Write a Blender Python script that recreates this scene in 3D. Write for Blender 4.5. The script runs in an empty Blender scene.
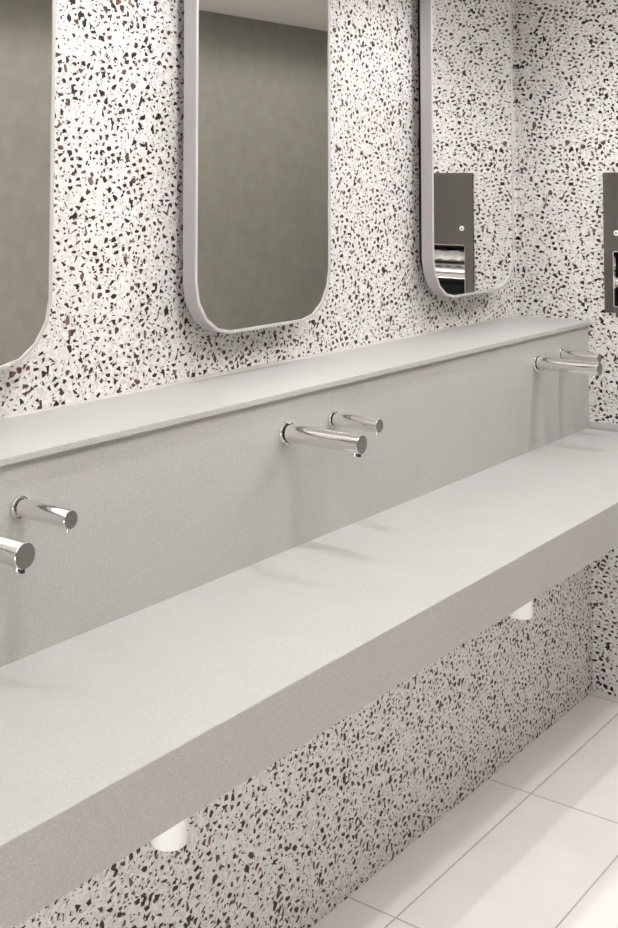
import bpy, bmesh, math, random
from mathutils import Vector, Matrix
random.seed(4)
S = bpy.context.scene
COL = S.collection

# ------------------------------------------------------------------ camera
CX, CY, CZ = -3.8374, -1.8910, 1.6770
YAW, PITCH, ROLL = 0.6581, 0.0612, 0.0008
FPX, PX, PY = 1198.5, 272.79, 103.95
fw = Vector((math.cos(YAW)*math.cos(PITCH), math.sin(YAW)*math.cos(PITCH), math.sin(PITCH)))
r0 = Vector((math.sin(YAW), -math.cos(YAW), 0))
u0 = r0.cross(fw)
rr = r0*math.cos(ROLL)+u0*math.sin(ROLL)
uu = u0*math.cos(ROLL)-r0*math.sin(ROLL)
cd = bpy.data.cameras.new('camera')
cam = bpy.data.objects.new('camera', cd)
COL.objects.link(cam)
m = Matrix((rr, uu, -fw)).transposed().to_4x4()
m.translation = Vector((CX, CY, CZ))
cam.matrix_world = m
cd.sensor_fit = 'VERTICAL'
cd.sensor_height = 36.0
cd.lens = 36.0*FPX/928.0
cd.shift_x = (309.0-PX)/928.0
cd.shift_y = -(464.0-PY)/928.0
cd.clip_start = 0.02
S.camera = cam

# ------------------------------------------------------------------ world, light, exposure
w = bpy.data.worlds.new('world')
S.world = w
w.use_nodes = True
w.node_tree.nodes['Background'].inputs[0].default_value = (1.0, 0.98, 0.95, 1)
w.node_tree.nodes['Background'].inputs[1].default_value = 0.3
S.view_settings.view_transform = 'Standard'
S.view_settings.look = 'None'
S.view_settings.exposure = 0.0
S.view_settings.gamma = 1.0
S.view_settings.use_curve_mapping = False
WARM = (1.0, 1.0, 1.01)

def area(name, loc, sx, sy, power, rot=(0, 0, 0), color=WARM, spread=180):
    l = bpy.data.lights.new(name, 'AREA')
    l.shape = 'RECTANGLE'; l.size = sx; l.size_y = sy
    l.energy = power; l.color = color; l.spread = math.radians(spread)
    o = bpy.data.objects.new(name, l); COL.objects.link(o)
    o.location = loc; o.rotation_euler = rot
    return o

def spot(name, loc, power, cone, blend, radius, rot=(0, 0, 0)):
    l = bpy.data.lights.new(name, 'SPOT')
    l.energy = power; l.color = WARM; l.spot_size = math.radians(cone)
    l.spot_blend = blend; l.shadow_soft_size = radius
    o = bpy.data.objects.new(name, l); COL.objects.link(o)
    o.location = loc; o.rotation_euler = rot
    return o

SPOTS = [(-3.30, -0.62, 12), (-2.04, -0.60, 26), (-0.88, -0.63, 25), (-2.40, -1.12, 22), (-0.20, -1.12, 26)]
for i, (x, y, p) in enumerate(SPOTS):
    spot('downlight_lamp', (x, y, 2.575), p, 128, 0.45, 0.014)
SLX0, SLX1, SLY0, SLY1, SLH = -4.9, 2.7, -1.80, -1.30, 0.175   # recessed light slot in the ceiling
for k in range(9):
    l = bpy.data.lights.new('slot_lamp', 'POINT'); l.energy = 12.2; l.color = WARM; l.shadow_soft_size = .04
    o = bpy.data.objects.new('slot_lamp', l); COL.objects.link(o); o.location = (-4.5+.86*k, -1.55, 2.60+.085)
area('left_end_fill', (-5.18, -1.40, 0.46), 0.86, 2.2, 29, rot=(0, math.radians(-90), 0))  # added low fill light in front of the solid left wall, no doorway there
area('under_counter_fill', (-2.6, -0.60, 0.812), 5.0, 0.05, 4.6)  # added fill, no real fixture: brightens the floor and wall below the counter

# ------------------------------------------------------------------ node helpers
class NT:
    def __init__(self, name):
        self.m = bpy.data.materials.new(name); self.m.use_nodes = True
        self.t = self.m.node_tree
        self.b = self.t.nodes['Principled BSDF']
        self.tc = self.t.nodes.new('ShaderNodeTexCoord')
    def n(self, kind, **kw):
        nd = self.t.nodes.new(kind)
        for k, v in kw.items(): setattr(nd, k, v)
        return nd
    def l(self, a, b): self.t.links.new(a, b)
    def math(self, op, a, b=None, c=None):
        nd = self.n('ShaderNodeMath', operation=op)
        for i, v in enumerate((a, b, c)):
            if v is None: continue
            if isinstance(v, (int, float)): nd.inputs[i].default_value = v
            else: self.l(v, nd.inputs[i])
        return nd.outputs[0]
    def mix(self, fac, a, b):
        nd = self.n('ShaderNodeMix', data_type='RGBA')
        for s, v in ((nd.inputs[0], fac), (nd.inputs[6], a), (nd.inputs[7], b)):
            if isinstance(v, (int, float)): s.default_value = v
            elif isinstance(v, tuple): s.default_value = (*v, 1)
            else: self.l(v, s)
        return nd.outputs[2]
    def ramp(self, v, a, b):
        nd = self.n('ShaderNodeMapRange'); nd.inputs[1].default_value = a; nd.inputs[2].default_value = b
        self.l(v, nd.inputs[0]); return nd.outputs[0]
    def mapping(self, loc=(0, 0, 0), scale=(1, 1, 1), rot=(0, 0, 0), src=None):
        nd = self.n('ShaderNodeMapping')
        nd.inputs[1].default_value = loc; nd.inputs[2].default_value = rot; nd.inputs[3].default_value = scale
        self.l(src or self.tc.outputs['Object'], nd.inputs[0]); return nd.outputs[0]
    def noise(self, scale, detail=2, src=None, rough=0.5):
        nd = self.n('ShaderNodeTexNoise'); nd.inputs['Scale'].default_value = scale
        nd.inputs['Detail'].default_value = detail; nd.inputs['Roughness'].default_value = rough
        self.l(src or self.tc.outputs['Object'], nd.inputs['Vector']); return nd
    def vor(self, scale, src, feature='F1', dim='3D'):
        nd = self.n('ShaderNodeTexVoronoi', feature=feature, voronoi_dimensions=dim)
        nd.inputs['Scale'].default_value = scale
        self.l(src, nd.inputs['Vector']); return nd

def terrazzo(name):
    t = NT(name)
    # slight warp so that chips are irregular
    sp = t.n('ShaderNodeSeparateXYZ'); t.l(t.tc.outputs['Object'], sp.inputs[0])
    cb_ = t.n('ShaderNodeCombineXYZ'); t.l(t.math('ADD', sp.outputs[0], sp.outputs[1]), cb_.inputs[0]); t.l(sp.outputs[2], cb_.inputs[1])
    nz = t.noise(60, 1)
    sub = t.n('ShaderNodeVectorMath', operation='SUBTRACT'); t.l(nz.outputs['Color'], sub.inputs[0]); sub.inputs[1].default_value = (.5, .5, .5)
    sc = t.n('ShaderNodeVectorMath', operation='SCALE'); t.l(sub.outputs[0], sc.inputs[0]); sc.inputs['Scale'].default_value = 0.005
    ad = t.n('ShaderNodeVectorMath', operation='ADD'); t.l(cb_.outputs[0], ad.inputs[0]); t.l(sc.outputs[0], ad.inputs[1])
    base_n = t.noise(75, 4, rough=.65)
    col = t.mix(t.ramp(base_n.outputs['Fac'], .40, .62), (0.81, 0.785, 0.765), (0.64, 0.62, 0.595))
    def layer(col, scale, loc, rot, thr, margin, soft, ca, cb, stretch=(1, 1, 1), rnd=1.0):
        mp = t.mapping(loc, stretch, rot, ad.outputs[0])
        v = t.vor(scale, mp, dim='2D'); e = t.vor(scale, mp, 'DISTANCE_TO_EDGE', dim='2D')
        v.inputs['Randomness'].default_value = rnd; e.inputs['Randomness'].default_value = rnd
        sep = t.n('ShaderNodeSeparateColor'); t.l(v.outputs['Color'], sep.inputs[0])
        pick = t.math('GREATER_THAN', sep.outputs[0], thr)
        mg = t.math('MULTIPLY_ADD', sep.outputs[1], margin[1]-margin[0], margin[0])
        inside = t.math('SUBTRACT', e.outputs['Distance'], mg)
        mask = t.math('MULTIPLY', pick, t.ramp(inside, 0, soft))
        tone = t.mix(t.ramp(sep.outputs[2], .45, 1), ca, cb)
        return t.mix(mask, col, tone)
    R_ = lambda a: (0, 0, a)
    col = layer(col, 85, (3, 1, 0), R_(.4), .50, (.10, .36), .06, (0.58, .555, .525), (0.71, .685, .655))
    col = layer(col, 120, (1, 7, 0), R_(.9), .68, (.22, .46), .06, (0.27, .24, .21), (0.48, .44, .41))
    col = layer(col, 92, (5, 2, 0), R_(.2), .64, (.23, .43), .05, (0.012, .006, .004), (0.12, .075, .06), (1, 1.3, 1))
    col = layer(col, 50, (2, 4, 0), R_(1.3), .15, (.20, .385), .04, (0.012, .005, .003), (0.13, .055, .040), (1, 1.35, 1), .9)
    col = layer(col, 42, (8, 3, 0), R_(.6), .72, (.21, .37), .03, (0.014, .006, .004), (0.20, .105, .08), (1.3, 1, 1))
    t.l(col, t.b.inputs['Base Color'])
    t.b.inputs['Roughness'].default_value = 0.42
    t.b.inputs['Specular IOR Level'].default_value = 0.35
    return t.m

def stone(name, base=(0.470, .455, .441)):
    t = NT(name)
    o = t.tc.outputs['Object']
    n1 = t.noise(9, 3)
    col = t.mix(t.ramp(n1.outputs['Fac'], .3, .7), base, tuple(c*.955 for c in base))
    v = t.vor(330, o)
    sep = t.n('ShaderNodeSeparateColor'); t.l(v.outputs['Color'], sep.inputs[0])
    col = t.mix(t.math('MULTIPLY', t.ramp(v.outputs['Distance'], .62, .30), t.math('MULTIPLY', sep.outputs[0], .15)), col, (0.80, .78, .76))
    m1 = t.math('MULTIPLY', t.math('GREATER_THAN', sep.outputs[1], .90), t.ramp(v.outputs['Distance'], .55, .3))
    col = t.mix(t.math('MULTIPLY', m1, .22), col, (0.84, .83, .81))
    n2 = t.noise(300, 3)
    col = t.mix(t.math('MULTIPLY', t.ramp(n2.outputs['Fac'], .40, .68), .35), col, tuple(c*.72 for c in base))
    t.l(col, t.b.inputs['Base Color'])
    t.b.inputs['Roughness'].default_value = 0.48
    t.b.inputs['Specular IOR Level'].default_value = 0.4
    return t.m

def plain(name, col, rough, metal=0.0, spec=.5, grain=0.0, gscale=60, stretch=(1, 1, 1)):
    t = NT(name)
    if grain:
        mp = t.mapping(scale=stretch)
        n = t.noise(gscale, 3, mp)
        c = t.mix(t.ramp(n.outputs['Fac'], .3, .7), tuple(x*(1-grain) for x in col), tuple(min(1, x*(1+grain)) for x in col))
        t.l(c, t.b.inputs['Base Color'])
    else:
        t.b.inputs['Base Color'].default_value = (*col, 1)
    t.b.inputs['Roughness'].default_value = rough
    t.b.inputs['Metallic'].default_value = metal
    t.b.inputs['Specular IOR Level'].default_value = spec
    return t.m

def tiles(name):
    t = NT(name)
    sep = t.n('ShaderNodeSeparateXYZ'); t.l(t.tc.outputs['Object'], sep.inputs[0])
    def line(co, off, size):
        a = t.math('DIVIDE', t.math('ADD', co, off), size)
        f = t.math('ABSOLUTE', t.math('SUBTRACT', t.math('FRACT', t.math('ADD', a, 100.5)), .5))
        return t.math('MULTIPLY', f, size)
    dx = line(sep.outputs[0], 0.038, 0.6954); dy = line(sep.outputs[1], 0.3835, 0.3027)
    d = t.math('MINIMUM', dx, dy)
    g = t.ramp(d, .0028, .0014)
    n = t.noise(6, 4)
    n2 = t.noise(160, 2)
    col = t.mix(t.ramp(n.outputs['Fac'], .3, .7), (0.88, .838, .815), (0.84, .798, .775))
    col = t.mix(t.math('MULTIPLY', n2.outputs['Fac'], .12), col, (0.55, .52, .50))
    col = t.mix(g, col, (0.47, .44, .42))
    t.l(col, t.b.inputs['Base Color'])
    bp = t.n('ShaderNodeBump'); bp.inputs['Strength'].default_value = .4; bp.inputs['Distance'].default_value = .002
    t.l(t.math('SUBTRACT', 1.0, g), bp.inputs['Height']); t.l(bp.outputs[0], t.b.inputs['Normal'])
    t.b.inputs['Roughness'].default_value = 0.5
    t.b.inputs['Specular IOR Level'].default_value = 0.3
    return t.m

M = dict(
    terrazzo=terrazzo('terrazzo'),
    stone=stone('speckled_stone'),
    tiles=tiles('floor_tiles'),
    plaster=plain('taupe_plaster', (0.30, .285, .244), .75, grain=.07, gscale=14),
    ceil=plain('ceiling_paint', (0.86, .84, .80), .9, grain=.02),
    chrome=plain('chrome', (0.86, .85, .84), .07, 1.0),
    cap=plain('tap_end_grey', (0.17, .162, .15), .5, .3),
    dark=plain('dark_outlet', (0.03, .03, .03), .5),
    mirror=plain('mirror_glass', (0.90, .90, .88), .012, 1.0),
    frame=plain('brushed_aluminium_frame', (0.52, .49, .495), .42, .6, grain=.04, gscale=30, stretch=(40, 40, .6)),
    rim=plain('pale_frame_rim', (0.53, .505, .49), .35, .1),
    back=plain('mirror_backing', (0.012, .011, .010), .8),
    steel=plain('brushed_steel', (0.17, .156, .148), .33, 1.0, grain=.05, gscale=20, stretch=(1, 1, 60)),
    steel_light=plain('polished_steel', (0.72, .70, .68), .18, 1.0),
    white=plain('white_plastic', (0.93, .92, .91), .35),
    paper=plain('paper_towel', (0.80, .77, .74), .8, grain=.05, gscale=90),
    seal=plain('sealant', (0.50, .48, .45), .6, grain=.05),
)

# ------------------------------------------------------------------ mesh helpers
def box(bm, x0, x1, y0, y1, z0, z1, bev=0, seg=2):
    vs = [bm.verts.new((x, y, z)) for x in (x0, x1) for y in (y0, y1) for z in (z0, z1)]
    f = [(0, 1, 3, 2), (4, 6, 7, 5), (0, 4, 5, 1), (2, 3, 7, 6), (0, 2, 6, 4), (1, 5, 7, 3)]
    fs = [bm.faces.new([vs[i] for i in q]) for q in f]
    if bev:
        es = list({e for fc in fs for e in fc.edges})
        bmesh.ops.bevel(bm, geom=es, offset=bev, segments=seg, profile=.5, affect='EDGES')

def obj(name, bm, mat, parent=None, smooth=False):
    bmesh.ops.recalc_face_normals(bm, faces=bm.faces[:])
    me = bpy.data.meshes.new(name); bm.to_mesh(me); bm.free()
    mats = mat if isinstance(mat, (list, tuple)) else [mat]
    for q in mats: me.materials.append(q)
    if smooth:
        for p in me.polygons: p.use_smooth = True
        me.set_sharp_from_angle(angle=math.radians(38))
    o = bpy.data.objects.new(name, me); COL.objects.link(o)
    if parent: o.parent = parent
    return o

def struct(name, bm, mat):
    o = obj(name, bm, mat); o['kind'] = 'structure'; return o

def thing(name, label, cat, loc=(0, 0, 0), group=None):
    o = bpy.data.objects.new(name, None); COL.objects.link(o)
    o.location = loc; o.empty_display_size = .05
    o['label'] = label; o['category'] = cat
    if group: o['group'] = group
    return o

def lathe(bm, prof, axis='y', seg=48, c=(0, 0, 0), cap=True):
    """revolve (radius, height) pairs; axis 'y' runs toward -Y, 'z' runs toward +Z"""
    rings = []
    for r, h in prof:
        ring = []
        for k in range(seg):
            a = 2*math.pi*k/seg
            if axis == 'y': p = (c[0]+r*math.cos(a), c[1]-h, c[2]+r*math.sin(a))
            else: p = (c[0]+r*math.cos(a), c[1]+r*math.sin(a), c[2]+h)
            ring.append(bm.verts.new(p))
        rings.append(ring)
    for a, b in zip(rings, rings[1:]):
        for k in range(seg):
            bm.faces.new((a[k], a[(k+1) % seg], b[(k+1) % seg], b[k]))
    if cap:
        bm.faces.new(rings[0]); bm.faces.new(rings[-1])

# ------------------------------------------------------------------ room shell
XL, XR, YF, ZC = -5.2, 3.0, -2.60, 2.60
PLINE = -0.2547
ZL, ZT, TL = 1.2008, 0.85, 0.0128
bm = bmesh.new(); box(bm, XL-.1, XR+.1, YF-.1, .1, -.1, 0); struct('floor', bm, M['tiles'])
bm = bmesh.new()
box(bm, XL-.1, XR+.1, SLY1, .1, ZC, ZC+.25); box(bm, XL-.1, XR+.1, YF-.1, SLY0, ZC, ZC+.25)
box(bm, XL-.1, SLX0, SLY0, SLY1, ZC, ZC+.25); box(bm, SLX1, XR+.1, SLY0, SLY1, ZC, ZC+.25)
box(bm, SLX0, SLX1, SLY0, SLY1, ZC+SLH, ZC+.25)
struct('ceiling', bm, M['ceil'])
bm = bmesh.new(); box(bm, XL, XR, 0, .1, 0, ZC); struct('wall_back', bm, M['terrazzo'])
bm = bmesh.new(); box(bm, 0, .14, -.88, 0, 0, ZC)
we = struct('wall_right', bm, M['terrazzo'])
bm = bmesh.new(); box(bm, XL, XR, YF-.1, YF, 0, ZC); struct('wall_front', bm, M['plaster'])
bm = bmesh.new(); box(bm, XL-.1, XL, YF, .1, 0, ZC); struct('wall_left', bm, M['plaster'])
bm = bmesh.new(); box(bm, XR, XR+.1, YF, .1, 0, ZC); struct('wall_far', bm, M['plaster'])
# boxed-out plumbing wall below the counter
bm = bmesh.new(); box(bm, XL, 0, PLINE, 0, 0, ZT-.11); box(bm, XL, 0, PLINE+.02, 0, ZT-.11, ZL-TL); struct('wall_plumbing', bm, M['terrazzo'])

# ------------------------------------------------------------------ counter, backsplash, ledge
YC = -0.6824
vc = thing('vanity_counter', 'long pale grey speckled stone washroom counter with a deep front apron, below the taps', 'counter', (-2.6, PLINE, ZT))
def loc(bm, o):
    bmesh.ops.translate(bm, vec=-o.location, verts=bm.verts[:])
bm = bmesh.new()     # one L-shaped section: top plate and deep front lip
sec = [(YC, ZT), (PLINE, ZT), (PLINE, ZT-.03), (YC+.03, ZT-.03), (YC+.03, ZT-.11), (YC, ZT-.11)]
ra = [bm.verts.new((XL, y, z)) for y, z in sec]; rb = [bm.verts.new((0, y, z)) for y, z in sec]
for k in range(6): bm.faces.new((ra[k], ra[(k+1) % 6], rb[(k+1) % 6], rb[k]))
bm.faces.new(ra); bm.faces.new(rb)
bmesh.ops.bevel(bm, geom=[e for e in bm.edges if all(v.co.y < YC+.001 for v in e.verts) and abs(e.verts[0].co.x-e.verts[1].co.x) > 1], offset=.0022, segments=3, profile=.5, affect='EDGES')
loc(bm, vc); obj('counter_slab', bm, M['stone'], vc)
bm = bmesh.new(); box(bm, -.016, 0, YC, PLINE-.0005, ZT, ZT+.0225, .002); loc(bm, vc); obj('end_upstand', bm, M['stone'], vc)

bs = thing('backsplash', 'tall pale grey stone backsplash that carries the chrome taps above the counter', 'backsplash', (-2.6, PLINE, ZT))
bm = bmesh.new(); box(bm, XL, 0, PLINE, PLINE+.02, ZT-.11, ZL-TL); loc(bm, bs); obj('backsplash_panel', bm, M['stone'], bs)

lg = thing('ledge_shelf', 'narrow pale stone ledge running along the wall under the mirrors', 'ledge', (-2.6, -.13, ZL))
bm = bmesh.new(); box(bm, XL, 0, -.2664, 0, ZL-TL, ZL, .0012); loc(bm, lg); obj('ledge_top', bm, M['stone'], lg)
# hand-run bead of sealant along the back of the ledge
bm = bmesh.new(); N = 260
prev = None
for i in range(N+1):
    x = XL + (0-XL)*i/N
    h = .005 + .0022*math.sin(x*5.1)*math.sin(x*1.7+1)
    cur = [bm.verts.new((x, -.0002, ZL-.0005)), bm.verts.new((x, -h*1.1, ZL-.0005)), bm.verts.new((x, -h*.6, ZL+h*.55)), bm.verts.new((x, -.0002, ZL+h))]
    if prev:
        for a in range(4):
            b = (a+1) % 4
            bm.faces.new((prev[a], cur[a], cur[b], prev[b]))
    else: bm.faces.new(cur)
    prev = cur
bm.faces.new(prev)
loc(bm, lg); obj('sealant_bead', bm, M['seal'], lg, True)

# ------------------------------------------------------------------ mirrors
def outline(w, h, r, inset, seg=4):
    pts = []
    for cx, cz, a0 in ((w-r, h-r, 0), (r, h-r, 90), (r, r, 180), (w-r, r, 270)):
        for k in range(seg+1):
            a = math.radians(a0+90*k/seg)
            q = r-inset
            pts.append((cx+q*math.cos(a), cz+q*math.sin(a)))
    return pts
def prism(bm, loops):
    """loops: list of (points, y); bridges consecutive loops"""
    rings = [[bm.verts.new((x, y, z)) for x, z in pts] for pts, y in loops]
    for a, b in zip(rings, rings[1:]):
        n = len(a)
        for k in range(n): bm.faces.new((a[k], a[(k+1) % n], b[(k+1) % n], b[k]))
    return rings
MW, MH, MR = 0.5385, 1.06, 0.128
YM, YB = -.076, -.037
def make_mirror(x, z, label):
    t = thing('wall_mirror', label, 'mirror', (x, 0, z), 'rounded mirrors in a row above the ledge')
    bm = bmesh.new()
    o_ = lambda i: outline(MW, MH, MR, i)
    r = prism(bm, [(o_(.012), YB), (o_(.001), YB), (o_(0), YB-.001), (o_(0), YM+.002)])
    bm.faces.new(r[0])
    f = obj('mirror_frame', bm, M['frame'], t, True)
    bm = bmesh.new()
    prism(bm, [(o_(0), YM+.002), (o_(.0006), YM), (o_(.0078), YM), (o_(.0082), YM+.003)])
    rim = obj('frame_rim', bm, M['rim'], f, True)
    bm = bmesh.new()
    r = prism(bm, [(o_(.0082), YM+.0022), (o_(.0082), YM+.008)])
    bm.faces.new(r[0]); bm.faces.new(r[1])
    obj('mirror_pane', bm, M['mirror'], t)
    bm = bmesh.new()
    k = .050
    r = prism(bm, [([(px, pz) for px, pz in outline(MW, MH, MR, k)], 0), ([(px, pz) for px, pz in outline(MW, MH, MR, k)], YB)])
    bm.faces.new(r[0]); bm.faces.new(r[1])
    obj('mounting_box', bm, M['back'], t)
    return t
def copy_tree(o, parent=None):
    c = o.copy(); COL.objects.link(c)
    if parent: c.parent = parent
    for ch in list(o.children): copy_tree(ch, c)
    return c
ZMB = 1.3105
mA = make_mirror(-1.777, ZMB, 'middle mirror of the three, reflecting taupe wall and a strip of ceiling')
mB = copy_tree(mA); mB.location.x = -2.204-MW; mB['label'] = 'mirror cut off by the left edge of the picture, with only its right part showing'
mC = copy_tree(mA); mC.location.x = -0.7108; mC['label'] = 'mirror nearest the terrazzo corner, reflecting the speckled wall and steel towel dispenser'

# ------------------------------------------------------------------ taps
def make_tap(name, cat, length, r, fr, label, group, nozzle):
    t = thing(name, label, cat, (0, PLINE, 0), group)
    bm = bmesh.new(); lathe(bm, [(fr-.001, 0), (fr, .001), (fr, .007), (fr-.0006, .0078), (fr-.0018, .0076), (fr-.0026, .003), (r+.001, .002)], seg=64); obj('wall_flange', bm, M['chrome'], t, True)
    bm = bmesh.new(); lathe(bm, [(r, .001), (r, length-.0012), (r-.0008, length-.0002)], seg=64); obj('spout_tube', bm, M['chrome'], t, True)
    bm = bmesh.new(); lathe(bm, [(r-.0009, length-.001), (r-.0009, length+.0004)], seg=64)
    e = obj('end_cap', bm, M['cap'], t); e['label'] = 'matt dark grey end disc'
    bm = bmesh.new()
    nr = .0052 if nozzle == 'round' else .0028
    lathe(bm, [(nr, -r-.0055), (nr, -r+.002)], axis='z', seg=20, c=(0, -length+.018 if nozzle == 'round' else -length+.008, 0))
    n_ = obj('outlet_nozzle', bm, M['chrome'], t, True)
    if nozzle == 'round':
        bm = bmesh.new(); lathe(bm, [(.0045, -r-.0062), (.0045, -r+.002)], axis='z', seg=20, c=(0.0, -length+.007, 0))
        s = obj('sensor_eye', bm, M['dark'], t); s['label'] = 'small dark sensor eye'
    return t
GL, GS = 'long taps on the backsplash', 'short soap spouts on the backsplash'
ZTAP = 1.1095
tl = make_tap('wall_tap', 'tap', .2035, .0200, .0275, 'long chrome wall tap of the middle pair, below the middle mirror', GL, 'round')
tl.location = (-1.673, PLINE, ZTAP)
c = copy_tree(tl); c.location = (-2.597, PLINE, 1.103); c['label'] = 'long chrome tap cut off by the left edge of the picture'
c = copy_tree(tl); c.location = (-.396, PLINE, ZTAP); c['label'] = 'long chrome wall tap in front of the terrazzo corner at the far right'
ts = make_tap('soap_spout', 'soap dispenser', .131, .0155, .0205, 'short chrome spout of the middle pair, to the right of the long middle tap', GS, 'pin')
ts.location = (-1.490, PLINE, 1.1105)
c = copy_tree(ts); c.location = (-2.437, PLINE, 1.109); c['label'] = 'short chrome spout at the left, beside the cut-off tap'
c = copy_tree(ts); c.location = (-.222, PLINE, 1.114); c['label'] = 'short chrome spout at the far right, mostly behind the long tap'

# ------------------------------------------------------------------ waste pipe covers below the counter
def make_waste(x, y, label):
    t = thing('waste_pipe_cover', label, 'pipe', (x, y, ZT-.03), 'white pipe covers under the counter')
    zb = 0.539-(ZT-.03)
    bm = bmesh.new(); R = .031
    lathe(bm, [(R-.004, zb), (R-.001, zb+.001), (R, zb+.004), (R, 0)], axis='z', seg=48)
    obj('pipe_sleeve', bm, M['white'], t, True)
    bm = bmesh.new(); lathe(bm, [(.044, -.006), (.046, -.004), (.046, 0)], axis='z', seg=48)
    obj('collar', bm, M['chrome'], t, True)
    return t
wa = make_waste(-2.262, -.45, 'white cylindrical pipe cover under the counter, nearest the camera')
wb = copy_tree(wa); wb.location = (-.917, -.45, ZT-.03); wb['label'] = 'white cylindrical pipe cover under the counter, farther one by the terrazzo corner'

# ------------------------------------------------------------------ towel dispenser on the end wall
Y0, Y1 = -.3157, -.660
Z0, Z1 = 1.2336, 1.6942
SY0, SY1 = -.3475, -.628
SZ0, SZ1 = 1.2522, 1.4362
# opening in the end wall for the recessed cabinet
bmc = bmesh.new(); box(bmc, -.02, .11, Y1+.012, Y0-.012, Z0+.012, Z1-.012)
mec = bpy.data.meshes.new('cut'); bmc.to_mesh(mec); bmc.free()
oc = bpy.data.objects.new('cut', mec); COL.objects.link(oc)
bo = we.modifiers.new('recess', 'BOOLEAN'); bo.object = oc; bo.operation = 'DIFFERENCE'; bo.solver = 'EXACT'
dg = bpy.context.evaluated_depsgraph_get()
nm = bpy.data.meshes.new_from_object(we.evaluated_get(dg))
we.modifiers.clear(); we.data = nm
bpy.data.objects.remove(oc); 

dp = thing('towel_dispenser', 'recessed brushed steel paper towel dispenser on the terrazzo end wall', 'towel dispenser', (0, (Y0+Y1)/2, Z0))
FX = -.006
bm = bmesh.new()   # door above the opening
box(bm, FX, 0, Y1, Y0, SZ1, Z1, .0015); loc(bm, dp); door = obj('cabinet_door', bm, M['steel'], dp)
bm = bmesh.new()   # surround left, right and below of the opening
box(bm, FX, 0, SY0, Y0, Z0, SZ1-.0004, .001)
box(bm, FX, 0, Y1, SY1, Z0, SZ1-.0004, .001)
box(bm, FX, 0, SY1, SY0, Z0, SZ0, .001)
loc(bm, dp); obj('front_surround', bm, M['steel'], dp)
bm = bmesh.new()   # bright folded lip round the opening
for a in ((SY1, SY0, SZ1-.0035, SZ1), (SY0-.003, SY0, SZ0, SZ1), (SY1, SY1+.003, SZ0, SZ1), (SY1, SY0, SZ0, SZ0+.003)):
    box(bm, FX-.002, FX+.012, *a)
loc(bm, dp); obj('opening_lip', bm, M['steel_light'], dp)
bm = bmesh.new()   # cabinet box behind the front
X9 = .100
box(bm, X9-.002, X9, Y1+.015, Y0-.015, Z0+.015, Z1-.015)
box(bm, 0, X9, Y1+.014, Y1+.016, Z0+.015, Z1-.015)
box(bm, 0, X9, Y0-.016, Y0-.014, Z0+.015, Z1-.015)
box(bm, 0, X9, Y1+.015, Y0-.015, Z0+.014, Z0+.016)
box(bm, 0, X9, Y1+.015, Y0-.015, Z1-.016, Z1-.014)
loc(bm, dp); obj('cabinet_box', bm, M['dark'], dp)
bm = bmesh.new()   # curved steel tray in the opening
NS = 18; prev = None
for i in range(NS+1):
    a = math.pi*i/NS
    z = SZ0+.034 + .090*(i/NS)
    x = .004 + .05*(1-math.sin(a)**.8)
    cur = [bm.verts.new((x, SY0-.004, z)), bm.verts.new((x, SY1+.004, z)), bm.verts.new((x+.003, SY1+.004, z)), bm.verts.new((x+.003, SY0-.004, z))]
    if prev:
        for k in range(4): bm.faces.new((prev[k], cur[k], cur[(k+1) % 4], prev[(k+1) % 4]))
    else: bm.faces.new(cur)
    prev = cur
bm.faces.new(prev)
box(bm, .030, .094, SY1+.004, SY0-.004, SZ0+.1215, SZ0+.1242)
loc(bm, dp); tr = obj('curved_tray', bm, M['steel_light'], dp, True); tr['label'] = 'shiny curved steel tray in the opening'
# key lock
bm = bmesh.new()
lathe(bm, [(.0092, 0), (.0092, .002), (.0075, .0035)], axis='z', seg=32)
bmesh.ops.rotate(bm, verts=bm.verts[:], cent=(0, 0, 0), matrix=Matrix.Rotation(-math.pi/2, 3, 'Y'))
bmesh.ops.translate(bm, verts=bm.verts[:], vec=(FX+.0002, -.3605, 1.4948)); loc(bm, dp)
lk = obj('key_lock', bm, M['white'], door, True); lk['label'] = 'round bright key lock'
bm = bmesh.new()
lathe(bm, [(.0028, 0), (.0028, .0042)], axis='z', seg=16)
bmesh.ops.rotate(bm, verts=bm.verts[:], cent=(0, 0, 0), matrix=Matrix.Rotation(-math.pi/2, 3, 'Y'))
bmesh.ops.translate(bm, verts=bm.verts[:], vec=(FX, -.3605, 1.4948)); loc(bm, dp)
obj('keyhole', bm, M['dark'], door)
# folded towels with a wavy lower edge
bm = bmesh.new(); NW = 60; prev = None
for i in range(NW+1):
    y = SY0-.006+(SY1-SY0+.012)*i/NW
    zz = SZ0+.1275+.0028*math.sin(i*.55)+.0014*math.sin(i*1.3+1)
    xx = .020+.004*math.sin(i*.7)
    zt = SZ0+.158+.002*math.sin(i*.4+2)
    cur = [bm.verts.new((xx, y, zz)), bm.verts.new((xx+.006, y, (zz+zt)/2)), bm.verts.new((xx+.016, y, zt)), bm.verts.new((.088, y, zt)), bm.verts.new((.088, y, SZ0+.1245))]
    if prev:
        for k in range(5): bm.faces.new((prev[k], cur[k], cur[(k+1) % 5], prev[(k+1) % 5]))
    else: bm.faces.new(cur)
    prev = cur
bm.faces.new(prev)
o = obj('paper_towels', bm, M['paper'], None, True)
o['label'] = 'white paper towels with a wavy edge hanging inside the steel dispenser'; o['category'] = 'paper towels'

# ------------------------------------------------------------------ recessed downlights above the counter
first = None
for i, (x, y, p) in enumerate(SPOTS):
    if first is None:
        t = thing('downlight', 'round recessed ceiling downlight', 'downlight', (x, y, ZC), 'recessed downlights above the counter')
        bm = bmesh.new(); lathe(bm, [(.045, 0), (.045, -.003), (.058, -.003), (.060, 0)], axis='z', seg=40, cap=False)
        obj('trim_ring', bm, M['rim'], t, True); first = t
    else:
        c = copy_tree(first); c.location = (x, y, ZC)
